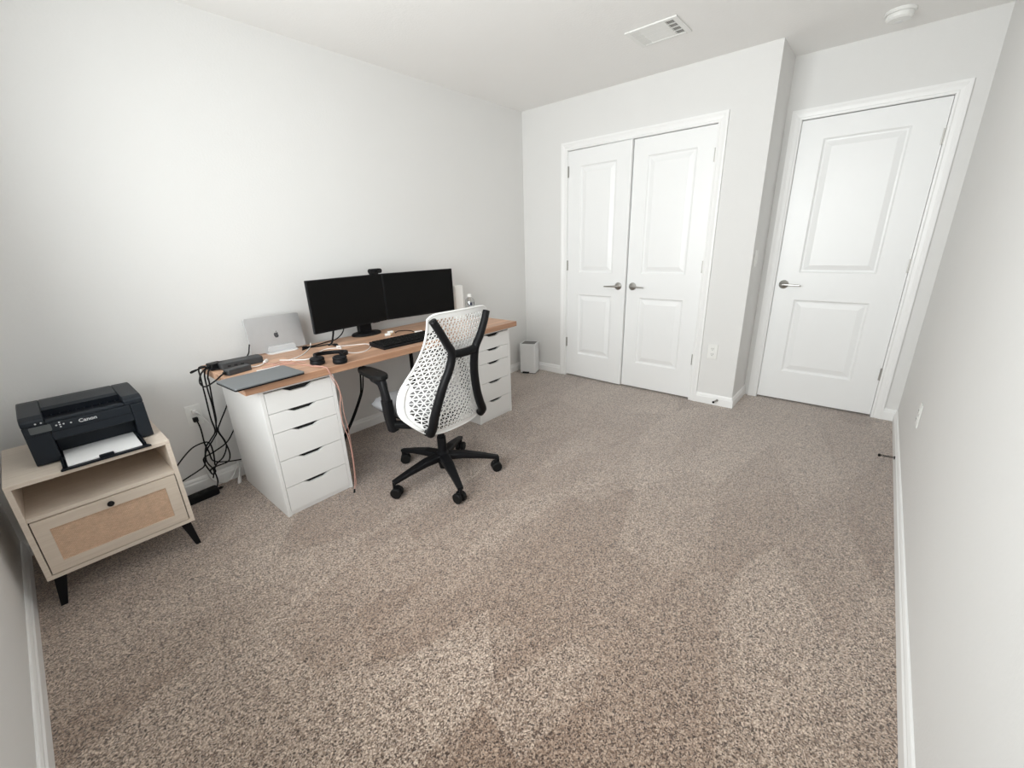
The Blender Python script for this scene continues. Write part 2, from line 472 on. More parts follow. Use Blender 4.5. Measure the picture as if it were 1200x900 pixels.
bm = BM(); obox(bm, (-.017, .0, .022), (.018, .022, .022)); p_ = obj('plug', bm, WCB, t, bevel=.004); p_['label'] = 'white plug'
t = thing('wall_outlet', 'white outlet plate on the right wall beyond the baseboard corner', 'outlet', (3.008, YR, .427), 0)
t.rotation_euler = (0, 0, -PI/2); plate_parts(t)
t = thing('light_switch', 'white light switch on the narrow return wall by the entry door', 'switch', (3.812, YE-.0005, 1.13))
t.rotation_euler = (0, 0, PI/2); plate_parts(t, False, True)

t = thing('ceiling_vent', 'white louvred air vent in the ceiling', 'vent', (3.085, -1.527, H))
VX, VY = .127, .150
bm = BM()
fr = [(-VX, -VY), (VX, -VY), (VX, VY), (-VX, VY)]
def ringq(bm, a, b, z0, z1):
    for (x0, x1, y0, y1) in ((-a[0], a[0], -a[1], -b[1]), (-a[0], a[0], b[1], a[1]), (-a[0], -b[0], -b[1], b[1]), (b[0], a[0], -b[1], b[1])):
        box(bm, x0, x1, y0, y1, z0, z1)
ringq(bm, (VX, VY), (VX-.028, VY-.028), -.008, 0)
obj('frame', bm, PLW, t, bevel=.003)
bm = BM(); box(bm, -VX+.03, VX-.03, -.075, .075, -.006, -.001); obj('centre_louvre', bm, PLW, t, bevel=.002)
bm = BM(); box(bm, -VX+.028, VX-.028, -VY+.028, VY-.028, -.0009, -.0002); obj('backing', bm, BINL, t)
for sgn in (-1, 1):
    for k in range(5):
        bm = BM()
        y = sgn*(.080+.0095*k)
        obox(bm, (0, y, -.0045), (2*VX-.058, .0115 if sgn > 0 else .007, .0012), M=Matrix.Rotation(-.55*sgn, 3, 'X'))
        obj('slat', bm, PLW, t)
for k in range(3):
    bm = BM(); x = -.05+.05*k
    box(bm, x-.001, x+.001, -VY+.028, VY-.028, -.0062, -.001); obj('cross_bar', bm, PLW, t)

t = thing('smoke_detector', 'round white smoke detector on the ceiling near the entry door', 'smoke detector', (3.80, -2.582, H))
bm = BM(); lathe(bm, [(0, 0), (.068, 0), (.070, -.010), (.066, -.016), (0, -.017)], seg=40); obj('mounting_ring', bm, PLW, t, smooth=False)
bm = BM(); lathe(bm, [(0, -.0165), (.058, -.0165), (.058, -.022), (.061, -.0225), (.059, -.036), (.050, -.044), (.030, -.047), (0, -.047)], seg=40); obj('housing', bm, PLW, t)
bm = BM(); lathe(bm, [(0, -.046), (.018, -.046), (.018, -.0485), (0, -.049)], (.012, 0, 0), seg=20); obj('test_button', bm, CLRP, t)

def door_stop(label, loc, vec, m_):
    t = thing('door_stop', label, 'door stop', loc)
    V = Vector(vec); L = V.length; pts = []
    a = V.normalized().orthogonal().normalized(); b = V.normalized().cross(a)
    for k in range(60):
        f = k/59; pts.append(V*f*.85 + a*.0055*math.cos(f*2*PI*9) + b*.0055*math.sin(f*2*PI*9))
    bm = BM(); sweep(bm, pts, circ(.0016, 5), ref=(.1, .2, .9)); obj('spring', bm, m_, t)
    bm = BM(); sweep(bm, [V*.84, V*.88, V*.97, V], circ(.009, 10), ref=(.1, .2, .9), scales=[.8, 1, 1, .7]); obj('rubber_tip', bm, BLKR, t)
    bm = BM(); sweep(bm, [V*0, V*.05], circ(.010, 10), ref=(.1, .2, .9)); obj('base', bm, m_, t)
door_stop('dark spring door stop on the baseboard beside the closet doors', (XC-BBT, -1.955, .045), (-.055, .015, -.004), STEEL)
door_stop('dark spring door stop on the right wall baseboard', (3.33, YR+BBT, .045), (.0, .075, -.004), BLK)

# ------------------------------------------------------------------ desk
DX0, DL, DY0, DD, UH, TT = .8238, 1.8831, -.7163, .635, .690, .038
desk = thing('desktop', 'long butcher block wood desktop resting on two white drawer units', 'desk', (DX0, DY0, UH))
bm = BM(); box(bm, 0, DL, 0, DD, 0, TT); obj('top_slab', bm, BUTCH, desk, bevel=.003)
t = thing('desk_leg', 'slim black support leg standing under the middle of the desktop', 'desk leg', (2.045, -.25, 0))
bm = BM(); sweep(bm, [Vector((0, 0, .010)), Vector((0, 0, UH-.004))], circ(.014, 16), ref=(1, 0, 0)); obj('tube', bm, BLK, t, smooth=False)
bm = BM(); lathe(bm, [(0, 0), (.020, 0), (.018, .012), (0, .012)], (0, 0, 0)); obj('foot', bm, BLKR, t)
bm = BM(); box(bm, -.05, .05, -.05, .05, UH-.004, UH-.0005); obj('top_plate', bm, BLK, t, bevel=.001)

def drawer_unit(label, x, loc_y):
    t = thing('drawer_unit', label, 'drawer unit', (x, loc_y, 0), 0, 'white drawer units under the desk')
    W, D = .36, .58; s = .018
    bm = BM()
    box(bm, 0, s, 0, D, 0, UH); box(bm, W-s, W, 0, D, 0, UH)
    box(bm, s, W-s, .004, D-.004, UH-.018, UH); box(bm, s, W-s, D-.012, D-.004, .02, UH-.018)
    box(bm, s, W-s, .006, D-.012, .0, .022)
    obj('carcass', bm, LAM, t, bevel=.0012)
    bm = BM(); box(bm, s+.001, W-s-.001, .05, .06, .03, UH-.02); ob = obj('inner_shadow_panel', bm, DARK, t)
    ob.name = 'inner_shade_sheet'  # added near-black sheet standing in for the shade behind the drawer fronts
    tops = [.668, .562, .460, .310, .160, .022]
    for a, b in zip(tops, tops[1:]):
        z1, z0 = a-.0015, b+.0015
        c = W/2 - .003
        bm = BM()
        # front panel with the wedge cut out of its top edge
        poly = [(s+.0015, z0), (W-s-.0015, z0), (W-s-.0015, z1), (c+.072, z1), (c+.037, z1-.017), (c-.037, z1-.017), (c-.072, z1), (s+.0015, z1)]
        prism(bm, poly, lambda u, v, d: (u, d, v), 0, .016)
        d_ = obj('drawer', bm, LAM, t)
        bm = BM()
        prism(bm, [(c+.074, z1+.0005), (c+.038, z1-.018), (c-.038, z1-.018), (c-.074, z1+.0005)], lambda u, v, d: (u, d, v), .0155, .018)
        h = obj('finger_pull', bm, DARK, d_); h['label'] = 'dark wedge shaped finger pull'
    return t
UY = DY0 + .0366
drawer_unit('white five drawer unit under the left end of the desk', .888, UY)
drawer_unit('white five drawer unit under the right end of the desk, half hidden by the chair', 2.298, UY)
ZT = UH+TT

# ------------------------------------------------------------------ monitors
def monitor(label, xa, ya, xb, yb, z0, z1, name='monitor'):
    A, B = Vector((xa, ya, 0)), Vector((xb, yb, 0)); c = (A+B)/2; L = (B-A).length; ang = math.atan2(yb-ya, xb-xa)
    t = thing(name, label, 'monitor', (c.x, c.y, z0), ang, 'black monitors on the desk')
    h = z1-z0
    bm = BM(); box(bm, -L/2, L/2, 0, .022, 0, h); prism(bm, rrect(L*.72, h*.7, .2), lambda u, v, d: (u, d, v+h/2), .022, .045)
    obj('housing', bm, BLK, t, bevel=.003)
    bm = BM(); box(bm, -L/2+.006, L/2-.006, -.001, .0005, .012, h-.006); obj('screen', bm, SCR, t)
    bm = BM()
    for k in range(4): box(bm, L/2-.07-.014*k, L/2-.062-.014*k, .004, .012, -.003, .0005)
    obj('button_row', bm, BLK, t)
    return t
M1 = monitor('left black widescreen monitor with a webcam at its right corner', 1.385, -.250, 1.919, -.200, .812, 1.126)
M2 = monitor('right black widescreen monitor partly behind the white chair back', 1.922, -.200, 2.462, -.298, .812, 1.126)
t = thing('monitor_stand', 'black dual monitor stand with an oval foot under the left monitor', 'monitor stand', (1.785, -.135, ZT))
bm = BM(); lathe(bm, [(0, 0), (.105, 0), (.105, .008), (.097, .016), (.05, .022), (0, .022)], seg=40)
for v in bm.verts: v.co.y *= .72
obj('foot', bm, BLK, t, smooth=False, bevel=.002)
bm = BM(); sweep(bm, [Vector((.0, .02, .015)), Vector((.0, .02, .30))], rrect(.10, .035, .35), ref=(1, 0, 0)); obj('column', bm, BLK, t)
bm = BM(); box(bm, -.16, .42, .018, .038, .215, .245); obj('cross_arm', bm, BLK, t, bevel=.003)
for x, yy in ((-.14, -.06), (.40, -.085)):
    bm = BM(); box(bm, x-.04, x+.04, .008, .018, .19, .27); obj('mount_plate', bm, BLK, t, bevel=.002)
t = thing('webcam', 'small black webcam clipped on top of the left monitor', 'webcam', (1.868, -.197, 1.126), .09)
bm = BM(); prism(bm, rrect(.095, .030, .45, 4), lambda u, v, d: (u, d, v+.021), -.022, .006); obj('body', bm, BLK, t, bevel=.002)
bm = BM(); lathe(bm, [(0, -.026), (.008, -.026), (.010, -.022), (0, -.0215)], (0, 0, .021), 'Y', 16); obj('lens', bm, SCR, t)
bm = BM(); box(bm, -.022, .022, -.012, .03, 0.0005, .007); box(bm, -.018, .018, .026, .032, -.04, .006); obj('clip', bm, BLK, t, bevel=.001)

# ------------------------------------------------------------------ silver laptop in its stand
t = thing('laptop', 'closed silver laptop standing on edge with a dark apple emblem, in a clear stand', 'laptop', (1.218, -.128, ZT+.008))
lean = math.radians(-9)
Lm = Matrix.Rotation(lean, 4, 'X')
bm = BM(); prism(bm, rrect(.304, .205, .06, 4), lambda u, v, d: (u, d, v+.1025), 0, .0085); o = obj('lid', bm, ALU, t, bevel=.001); o.matrix_local = Lm
bm = BM(); prism(bm, rrect(.303, .204, .06, 4), lambda u, v, d: (u, d, v+.1025), .0092, .0165); o = obj('base', bm, ALU, t, bevel=.001); o.matrix_local = Lm
# emblem: bitten apple with a leaf
def apple():
    pts = []
    right = [(0, .86), (.12, .93), (.28, .98), (.46, .93), (.60, .80)]
    bite = [(.64, .74), (.50, .62), (.46, .46), (.52, .30), (.66, .18)]
    low = [(.60, -.08), (.46, -.36), (.30, -.55), (.16, -.58), (0, -.52)]
    left = [(-.16, -.58), (-.32, -.54), (-.50, -.34), (-.66, -.02), (-.72, .34), (-.66, .68), (-.48, .90), (-.28, .97), (-.12, .92)]
    return right+bite+low+left
bm = BM(); s = .019
prism(bm, apple(), lambda u, v, d: (u*s, d, .091+(v-.2)*s), -.0006, .0002)
prism(bm, [(.0, 1.08), (.06, 1.32), (.20, 1.48), (.32, 1.52), (.30, 1.34), (.18, 1.16)], lambda u, v, d: (u*s, d, .091+(v-.2)*s), -.0006, .0002)
o = obj('emblem', bm, LOGO, t); o.matrix_local = Lm; o['label'] = 'dark apple emblem'
t = thing('laptop_stand', 'clear and white upright stand holding the silver laptop', 'laptop stand', (1.225, -.115, ZT))
bm = BM(); prism(bm, rrect(.17, .12, .2, 4), lambda u, v, d: (u, v, d), 0, .007); obj('foot', bm, CLRP, t, bevel=.002)
bm = BM(); prism(bm, rrect(.155, .036, .3, 4), lambda u, v, d: (u, d, v+.025), -.030, -.024); obj('front_lip', bm, ACRY, t, bevel=.002)
bm = BM(); prism(bm, rrect(.155, .05, .3, 4), lambda u, v, d: (u, d, v+.030), .034, .042); obj('back_lip', bm, CLRP, t, bevel=.002)

# flat dark laptop
t = thing('laptop', 'closed dark grey laptop lying flat over the left front corner of the desk', 'laptop', (.928, -.636, ZT), math.radians(3.5))
bm = BM(); prism(bm, rrect(.305, .215, .04, 4), lambda u, v, d: (u, v, d), .0015, .008); o = obj('base', bm, BLK, t, bevel=.001); o['label'] = 'black laptop base'
bm = BM(); prism(bm, rrect(.306, .216, .04, 4), lambda u, v, d: (u, v, d), .0084, .0145); obj('lid', bm, GREYAL, t, bevel=.001)
for x in (-.10, .12):
    for y in (-.06, .08):
        bm = BM(); obox(bm, (x, y, .001), (.03, .012, .002)); obj('rubber_foot', bm, BLKR, t)
bm = BM(); box(bm, -.02, .02, -.1085, -.1078, .0095, .0125); o = obj('lid_notch', bm, GREYAL, t)

# ------------------------------------------------------------------ keyboard
t = thing('keyboard', 'black keyboard on the desk in front of the monitors', 'keyboard', (1.815, -.572, ZT), math.radians(-2.5))
bm = BM(); prism(bm, [(-.085, 0), (.085, 0), (.085, .026), (.065, .026), (-.085, .012)], lambda u, v, d: (d, u, v), -.225, .225); obj('case', bm, BLK, t, bevel=.003)
bm = BM()
for r in range(6):
    n = 18
    for k in range(n):
        x = -.208+.0245*k; y = -.058+.0215*r; z = .0135+.0019*r*1.05 + .0025
        obox(bm, (x, y, z+.003), (.020, .018, .007), M=Matrix.Rotation(.09, 3, 'X'))
o = obj('keycaps', bm, BLKR, t)
# ------------------------------------------------------------------ headphones
t = thing('headphones', 'black over-ear headphones lying on the desk near its front edge', 'headphones', (1.27, -.62, ZT))
def place_cup(c, rz):
    bm = BM(); lathe(bm, [(0, 0), (.030, 0), (.037, .006), (.037, .018), (.034, .022), (.036, .026), (.036, .034), (.028, .040), (0, .041)], (c[0], c[1], .0), 'Z', 28)
    return bm
CA, CB = (-.060, .010), (.024, -.066)
for c in (CA, CB):
    bm = place_cup(c, 0); e = obj('ear_cup', bm, BLK, t, smooth=False, bevel=.002)
    bm = BM(); lathe(bm, [(.018, -.0), (.033, -.0), (.033, .003), (.018, .003)], (c[0], c[1], .0005), 'Z', 24); obj('ear_pad', bm, BLKR, e)
bm = BM()
bp_ = smooth_path([(-.060, .012, .040), (-.050, .060, .038), (-.005, .105, .030), (.060, .100, .026), (.105, .045, .028), (.090, -.025, .036), (.028, -.066, .040)], 8)
sweep(bm, bp_, rrect(.022, .010, .45), ref=(0, 0, 1)); obj('headband', bm, BLK, t, smooth=True)

# ------------------------------------------------------------------ power gear and little things on the desk
def brick(name, label, cat, c, size, rz, m=BLK, strip=False):
    t = thing(name, label, cat, (c[0], c[1], ZT), rz)
    bm = BM(); prism(bm, rrect(size[0], size[1], .18, 4), lambda u, v, d: (u, v, d), 0, size[2]); obj('case', bm, m, t, bevel=.004)
    return t
CHG = mat('charcoal_plastic', (.035, .037, .040), .5, var=.08)
t = brick('docking_station', 'long charcoal docking station on the back left of the desk', 'docking station', (.962, -.262), (.20, .085, .034), math.radians(-3), CHG)
bm = BM()
for k in range(3): box(bm, -.07+.03*k, -.055+.03*k, -.0432, -.0420, .012, .02)
obj('port_row', bm, DARK, t)
t = brick('power_adapter', 'small black charger block at the back left corner of the desk', 'power adapter', (.853, -.232), (.062, .055, .034), math.radians(10), BLK)
bm = BM(); obox(bm, (-.033, 0, .016), (.01, .018, .012)); obj('strain_relief', bm, BLKR, t, bevel=.002)
t = brick('power_adapter', 'slim black power brick between the docking station and flat laptop', 'power adapter', (.902, -.408), (.118, .046, .028), math.radians(14), CHG)
bm = BM(); obox(bm, (-.064, 0, .014), (.014, .016, .012)); obj('strain_relief', bm, BLKR, t, bevel=.002)

def cell(label, c, rz):
    t = thing('metal_cylinder', label, 'cylinder', (c[0], c[1], ZT+.010), rz, 'small metal cylinders behind the keyboard')
    bm = BM(); lathe(bm, [(0, -.022), (.009, -.022), (.010, -.020), (.010, .013), (0, .013)], (0, 0, 0), 'X', 16); obj('body', bm, PLW, t)
    bm = BM(); lathe(bm, [(0, .0125), (.0102, .0125), (.0102, .021), (.004, .022), (.004, .025), (0, .025)], (0, 0, 0), 'X', 16); o = obj('end_cap', bm, BRASS, t); o['label'] = 'brass end cap'
cell('pale metal cylinder with brass cap nearest the keyboard', (1.835, -.318), -.3)
cell('pale metal cylinder with brass cap nearest the monitor foot', (1.893, -.262), -.2)
t = thing('cable_adapter', 'small white cable adapter on the desk behind the keyboard', 'cable adapter', (2.02, -.405, ZT), -.25)
bm = BM(); prism(bm, rrect(.055, .028, .4, 4), lambda u, v, d: (u, v, d), 0, .013); obj('case', bm, WCB, t, bevel=.002)
bm = BM(); obox(bm, (.032, 0, .007), (.012, .012, .006)); obj('connector', bm, NICK, t)

# tall white box and bottle by the right end
t = thing('router', 'tall slim white router standing right of the monitors', 'router', (2.572, -.225, ZT), math.radians(-8))
bm = BM(); prism(bm, rrect(.085, .045, .3, 4), lambda u, v, d: (u, v, d), .006, .262); obj('case', bm, PLW, t, bevel=.006)
bm = BM(); prism(bm, rrect(.10, .07, .3, 4), lambda u, v, d: (u, v, d), 0, .0065); obj('foot', bm, PLW, t, bevel=.002)
t = thing('hand_gel_bottle', 'clear plastic bottle with dark label print behind the chair back', 'bottle', (2.662, -.262, ZT))
bm = BM(); lathe(bm, [(0, 0), (.036, 0), (.038, .004), (.038, .122), (.034, .142), (.018, .158), (.014, .162), (0, .162)], seg=28); obj('bottle_body', bm, BOTTLE, t, smooth=True)
bm = BM(); lathe(bm, [(0, .1615), (.0175, .1615), (.0175, .180), (.012, .186), (0, .187)], seg=20); obj('cap', bm, PLW, t)
bm = BM()
for a0, a1, z0, z1 in ((-2.75, -2.60, .100, .120), (-2.42, -1.78, .098, .122), (-1.45, -1.15, .099, .124)):
    for k in range(4):
        b0, b1 = a0+(a1-a0)*k/4, a0+(a1-a0)*(k+1)/4
        vs = [bm.verts.new((.0385*math.cos(b), .0385*math.sin(b), z)) for b, z in ((b0, z0), (b1, z0), (b1, z1), (b0, z1))]
        bm.faces.new(vs)
obj('label_print', bm, INK, t)

# ------------------------------------------------------------------ cables
def cable(label, pts, r, m, group=None, name='cable', plug=None):
    bm = BM(); tube(bm, pts, r, 7, 6)
    c = obj(name, bm, m, smooth=True)
    tag(c, label, 'cable', group)
    for which, L, pr, pm in (plug or []):
        P = [Vector(p) for p in pts]
        if which == 'end': a, d = P[-1], (P[-1]-P[-2]).normalized()
        else: a, d = P[0], (P[0]-P[1]).normalized()
        bm = BM(); sweep(bm, [a-d*.004, a+d*L*.7, a+d*L], circ(pr, 8, 1.3, 1), ref=(.1, .2, .95), scales=[.8, 1, .8]); obj('plug', bm, pm, c)
    return c
g = 'cables hanging between the desk and the power strip'
R1 = .0038
cable('black cable with a loose end poking out past the left desk end', [(.826, -.236, .7420), (.808, -.226, .7470), (.789, -.232, .7470), (.765, -.252, .7460)], R1, BLK, plug=[('end', .035, .005, BLK)])
cable('black cable looping below the left desk end back up to the slim power brick', [(.826, -.226, .7390), (.805, -.235, .7380), (.771, -.29, .7260), (.758, -.30, .69), (.772, -.32, .672), (.800, -.40, .71), (.812, -.46, .7420), (.832, -.430, .7420)], R1, BLK)
cable('black cable dropping in a long wavy line from the desk corner to the power strip', [(.822, -.185, .7420), (.806, -.12, .7250), (.806, -.1, .655), (.803, -.1, .536), (.8, -.1, .436), (.803, -.1, .358), (.773, -.1, .317), (.74, -.1, .278), (.727, -.1, .204), (.745, -.1, .142), (.751, -.1, .07), (.735, -.112, .034)], R1, BLK, g)
cable('black cable hanging nearest the drawer unit side and curling at its lower end', [(.86, -.275, ZT+.006), (.835, -.268, ZT+.008), (.816, -.262, ZT+.006), (.808, -.245, .700), (.815, -.20, .675), (.826, -.16, .66), (.823, -.13, .537), (.817, -.13, .438), (.806, -.13, .375), (.824, -.13, .306), (.835, -.13, .221), (.82, -.13, .173), (.784, -.13, .167), (.742, -.13, .165), (.725, -.13, .15), (.734, -.13, .126), (.748, -.13, .140), (.744, -.128, .165)], R1, BLK, g)
cable('black cable coming out from behind the drawer unit halfway up', [(.915, -.05, .50), (.891, -.06, .458), (.845, -.06, .384), (.826, -.06, .338), (.845, -.06, .249), (.816, -.06, .179), (.77, -.06, .144), (.741, -.06, .074)], R1, BLK, g)
cable('black cable running from the wall outlet plug down towards the baseboard', [(.748, -.032, .425), (.750, -.05, .40), (.753, -.045, .361), (.751, -.045, .283), (.759, -.045, .226), (.767, -.045, .168), (.824, -.045, .137), (.900, -.045, .118)], R1, BLK, g)
cable('black cable arching from behind the nightstand over to the hanging bundle, upper one', [(.545, -.075, .12), (.593, -.08, .211), (.672, -.08, .285), (.727, -.08, .304), (.765, -.08, .294), (.771, -.08, .232), (.762, -.08, .155)], R1, BLK, g)
cable('black cable rising from behind the nightstand to the hanging bundle, lower one', [(.548, -.10, .09), (.595, -.11, .138), (.676, -.11, .167), (.712, -.11, .188), (.733, -.11, .258), (.782, -.11, .317), (.808, -.11, .359), (.82, -.11, .483), (.812, -.15, .62), (.808, -.19, .70), (.822, -.195, ZT+.007), (.84, -.185, ZT+.006)], R1, BLK, g)
cable('black cable crossing the hanging bundle from the middle of the drawer unit', [(.915, -.06, .35), (.89, -.07, .311), (.844, -.07, .258), (.773, -.07, .228), (.724, -.07, .212), (.723, -.07, .169), (.735, -.08, .12)], R1, BLK, g)
cable('thick white cable curving out of the wall outlet and down behind the black cables', [(.751, -.026, .469), (.760, -.045, .468), (.781, -.04, .43), (.807, -.03, .363), (.813, -.03, .28), (.792, -.03, .2), (.775, -.03, .13)], .0055, GREYCAB)
cable('pale grey cable sagging along the baseboard to a white plug on the carpet', [(.727, -.025, .126), (.737, -.035, .059), (.787, -.045, .016), (.838, -.04, .03), (.872, -.04, .09), (.880, -.045, .11), (.880, -.05, .075), (.862, -.075, .03)], .0038, GREYCAB, plug=[('end', .045, .010, WCB)])
cable('salmon pink cable draped over the desk front and hanging down to the carpet', [(1.06, -.42, ZT+.004), (1.10, -.47, ZT+.004), (1.132, -.502, ZT+.004), (1.149, -.55, ZT+.004), (1.185, -.64, ZT+.004), (1.200, -.705, ZT+.004), (1.206, -.7225, ZT-.006), (1.226, -.7225, .667), (1.238, -.725, .635), (1.246, -.725, .576), (1.232, -.725, .504), (1.232, -.725, .407), (1.252, -.72, .312), (1.255, -.715, .154), (1.246, -.715, .048), (1.226, -.735, .012)], .0024, PINK, plug=[('end', .022, .005, BLK)])
cable('thin red cable hanging beside the salmon cable at the drawer unit corner', [(1.16, -.62, ZT+.004), (1.196, -.700, ZT+.004), (1.203, -.7225, ZT-.004), (1.218, -.724, .66), (1.250, -.720, .58), (1.252, -.716, .47), (1.262, -.712, .36), (1.264, -.708, .20), (1.262, -.70, .06), (1.262, -.69, .006)], .0018, PINK)
cable('pink cable lying in a tangle between the flat laptop and the laptop stand', [(1.045, -.334, ZT+.004), (1.064, -.40, ZT+.004), (1.116, -.394, ZT+.004), (1.13, -.47, ZT+.004), (1.17, -.479, ZT+.004), (1.185, -.53, ZT+.004)], .0022, PINK)
cable('thin pink cable crossing the desk behind the flat laptop', [(1.00, -.44, ZT+.004), (1.06, -.455, ZT+.004), (1.10, -.43, ZT+.004), (1.14, -.43, ZT+.004), (1.175, -.40, ZT+.004)], .0022, PINK)
cable('thick white cable curving behind the headphones', [(1.12, -.36, ZT+.005), (1.184, -.449, ZT+.005), (1.233, -.473, ZT+.005), (1.302, -.398, ZT+.005), (1.383, -.336, ZT+.005), (1.437, -.355, ZT+.005), (1.455, -.40, ZT+.005), (1.478, -.297, ZT+.005), (1.475, -.205, ZT+.005)], .003, WCB)
cable('thin white cable lying in an open loop right of the headphones', [(1.475, -.345, ZT+.0065), (1.505, -.351, ZT+.005), (1.56, -.374, ZT+.003), (1.609, -.409, ZT+.003), (1.601, -.479, ZT+.003), (1.527, -.562, ZT+.003), (1.465, -.575, ZT+.003), (1.434, -.528, ZT+.003), (1.450, -.44, ZT+.003)], .0026, WCB, plug=[('start', .02, .005, WCB)])
cable('white cable bending up beside the silver laptop', [(1.383, -.165, ZT+.025), (1.372, -.18, ZT+.006), (1.347, -.215, ZT+.003), (1.272, -.316, ZT+.003), (1.204, -.375, ZT+.003), (1.150, -.395, ZT+.003)], .003, WCB)
cable('white cable with a thick end by the docking station', [(.955, -.345, ZT+.006), (.985, -.385, ZT+.006), (1.02, -.378, ZT+.006), (1.05, -.34, ZT+.006)], .003, WCB, plug=[('end', .04, .009, WCB)])
cable('white cable lying along the rear edge of the flat laptop', [(.963, -.475, ZT+.004), (.994, -.478, ZT+.004), (1.034, -.478, ZT+.004), (1.075, -.47, ZT+.004)], .0026, WCB)
cable('black cable snaking across the desk back from the laptop to the monitor', [(1.343, -.192, ZT+.009), (1.407, -.168, ZT+.004), (1.456, -.155, ZT+.004), (1.506, -.137, ZT+.004), (1.57, -.12, ZT+.006), (1.615, -.13, .77), (1.63, -.15, .83), (1.63, -.17, .88)], .0036, BLK, plug=[('start', .03, .007, BLK)])
cable('black cable lying under the left monitor in front of the other', [(1.304, -.221, ZT+.004), (1.356, -.197, ZT+.004), (1.408, -.211, ZT+.004), (1.456, -.235, ZT+.008), (1.471, -.281, ZT+.009)], .004, BLK, plug=[('end', .03, .007, BLK)])
cable('thick black monitor lead rising from the desk to the left monitor back', [(1.455, -.245, ZT+.006), (1.485, -.225, ZT+.008), (1.52, -.18, ZT+.03), (1.545, -.16, .81), (1.56, -.165, .87)], .006, BLK)
cable('thin dark brown cable lying between the metal cylinders and white adapter', [(1.915, -.283, ZT+.003), (1.963, -.247, ZT+.003), (2.006, -.272, ZT+.003), (2.02, -.33, ZT+.003), (2.005, -.385, ZT+.003)], .0028, BLK)
cable('black cables hanging under the desk behind the armrest, left strand', [(1.570, -.33, UH-.004), (1.578, -.35, .591), (1.565, -.35, .44), (1.542, -.35, .377), (1.475, -.35, .263), (1.414, -.35, .178), (1.38, -.35, .12), (1.33, -.34, .03)], .0055, BLK)
cable('black cable hanging under the desk behind the armrest, right strand', [(1.598, -.33, UH-.004), (1.602, -.352, .60), (1.588, -.352, .50), (1.577, -.352, .44), (1.552, -.352, .377), (1.486, -.352, .263), (1.42, -.353, .170), (1.385, -.355, .11), (1.34, -.36, .03)], .0045, BLK)

cable('short black cable end sticking up behind the docking station', [(.985, -.185, ZT+.006), (1.02, -.155, ZT+.008), (1.042, -.149, ZT+.030), (1.052, -.149, ZT+.062), (1.056, -.150, ZT+.078)], .0035, BLK)
# power strip on the floor
t = thing('power_strip', 'black power strip on the carpet behind the nightstand', 'power strip', (.640, -.112, 0), math.radians(4))
bm = BM(); prism(bm, rrect(.20, .058, .2, 4), lambda u, v, d: (u, v, d), 0, .040); obj('case', bm, BLK, t, bevel=.005)
for k in range(4):
    bm = BM(); lathe(bm, [(0, .0395), (.017, .0395), (.017, .0415), (0, .0415)], (-.07+.046*k, 0, 0), 'Z', 18); obj('socket', bm, BLKR, t)
bm = BM(); tube(bm, [(.098, 0, .018), (.12, .004, .016), (.128, .02, .012), (.115, .03, .009), (.09, .034, .008)], .0042); obj('cord', bm, BLK, t, smooth=True)

# ------------------------------------------------------------------ nightstand
NX0, NX1, NY0, NY1, NZ0, NZ1 = .072, .546, -.555, -.085, .130, .541
t = thing('nightstand', 'pale oak nightstand with a cane drawer front and black legs', 'nightstand', (NX0, NY0, 0))
W, D = NX1-NX0, NY1-NY0; s = .017
bm = BM()
box(bm, 0, W, 0, D, NZ1-s, NZ1); box(bm, 0, W, 0, D, NZ0, NZ0+s)
box(bm, 0, s, 0, D, NZ0+s, NZ1-s); box(bm, W-s, W, 0, D, NZ0+s, NZ1-s)
box(bm, s, W-s, .004, D-.012, .382, .397); box(bm, s, W-s, D-.012, D-.004, NZ0+s, NZ1-s)
obj('carcass', bm, OAK, t, bevel=.0015)
d0, d1, e0, e1 = .0205, W-.0205, NZ0+.0205, .3785
bm = BM()
box(bm, d0, d1, -.001, .017, e0, e0+.040); box(bm, d0, d1, -.001, .017, e1-.044, e1); box(bm, d0, d0+.040, -.001, .017, e0+.04, e1-.044); box(bm, d1-.042, d1, -.001, .017, e0+.04, e1-.044)
dr_ = obj('drawer', bm, OAKD, t)
bm = BM(); box(bm, d0+.038, d1-.040, .004, .010, e0+.038, e1-.042); c_ = obj('cane_panel', bm, CANE, dr_)
bm = BM(); box(bm, s, W-s, .016, .024, NZ0+s, .382); ob = obj('drawer_shadow_gap', bm, DARK, t); ob.name = 'drawer_gap_shade'  # dark sheet paints the shade seen in the gaps round the drawer
bm = BM(); lathe(bm, [(0, 0), (.005, 0), (.005, -.010), (.0105, -.013), (.0115, -.018), (.008, -.023), (0, -.024)], (W/2, -.001, .357), 'Y', 20); k_ = obj('knob', bm, BLK, dr_, smooth=True); k_['label'] = 'black round knob'
for x, y, sx, sy in ((.035, .04, -1, -1), (W-.035, .04, 1, -1), (.035, D-.04, -1, 1), (W-.035, D-.04, 1, 1)):
    bm = BM(); top, bot = .019, .010
    dx, dy = sx*.022, sy*.020
    A = [bm.verts.new((x+a*top, y+b*top, NZ0)) for a, b in ((-1, -1), (1, -1), (1, 1), (-1, 1))]
    B = [bm.verts.new((x+dx+a*bot, y+dy+b*bot, 0)) for a, b in ((-1, -1), (1, -1), (1, 1), (-1, 1))]
    bm.faces.new(A); bm.faces.new(B[::-1])
    for k in range(4): bm.faces.new((A[k], A[(k+1) % 4], B[(k+1) % 4], B[k]))
    o = obj('leg', bm, BLK, t, bevel=.003)

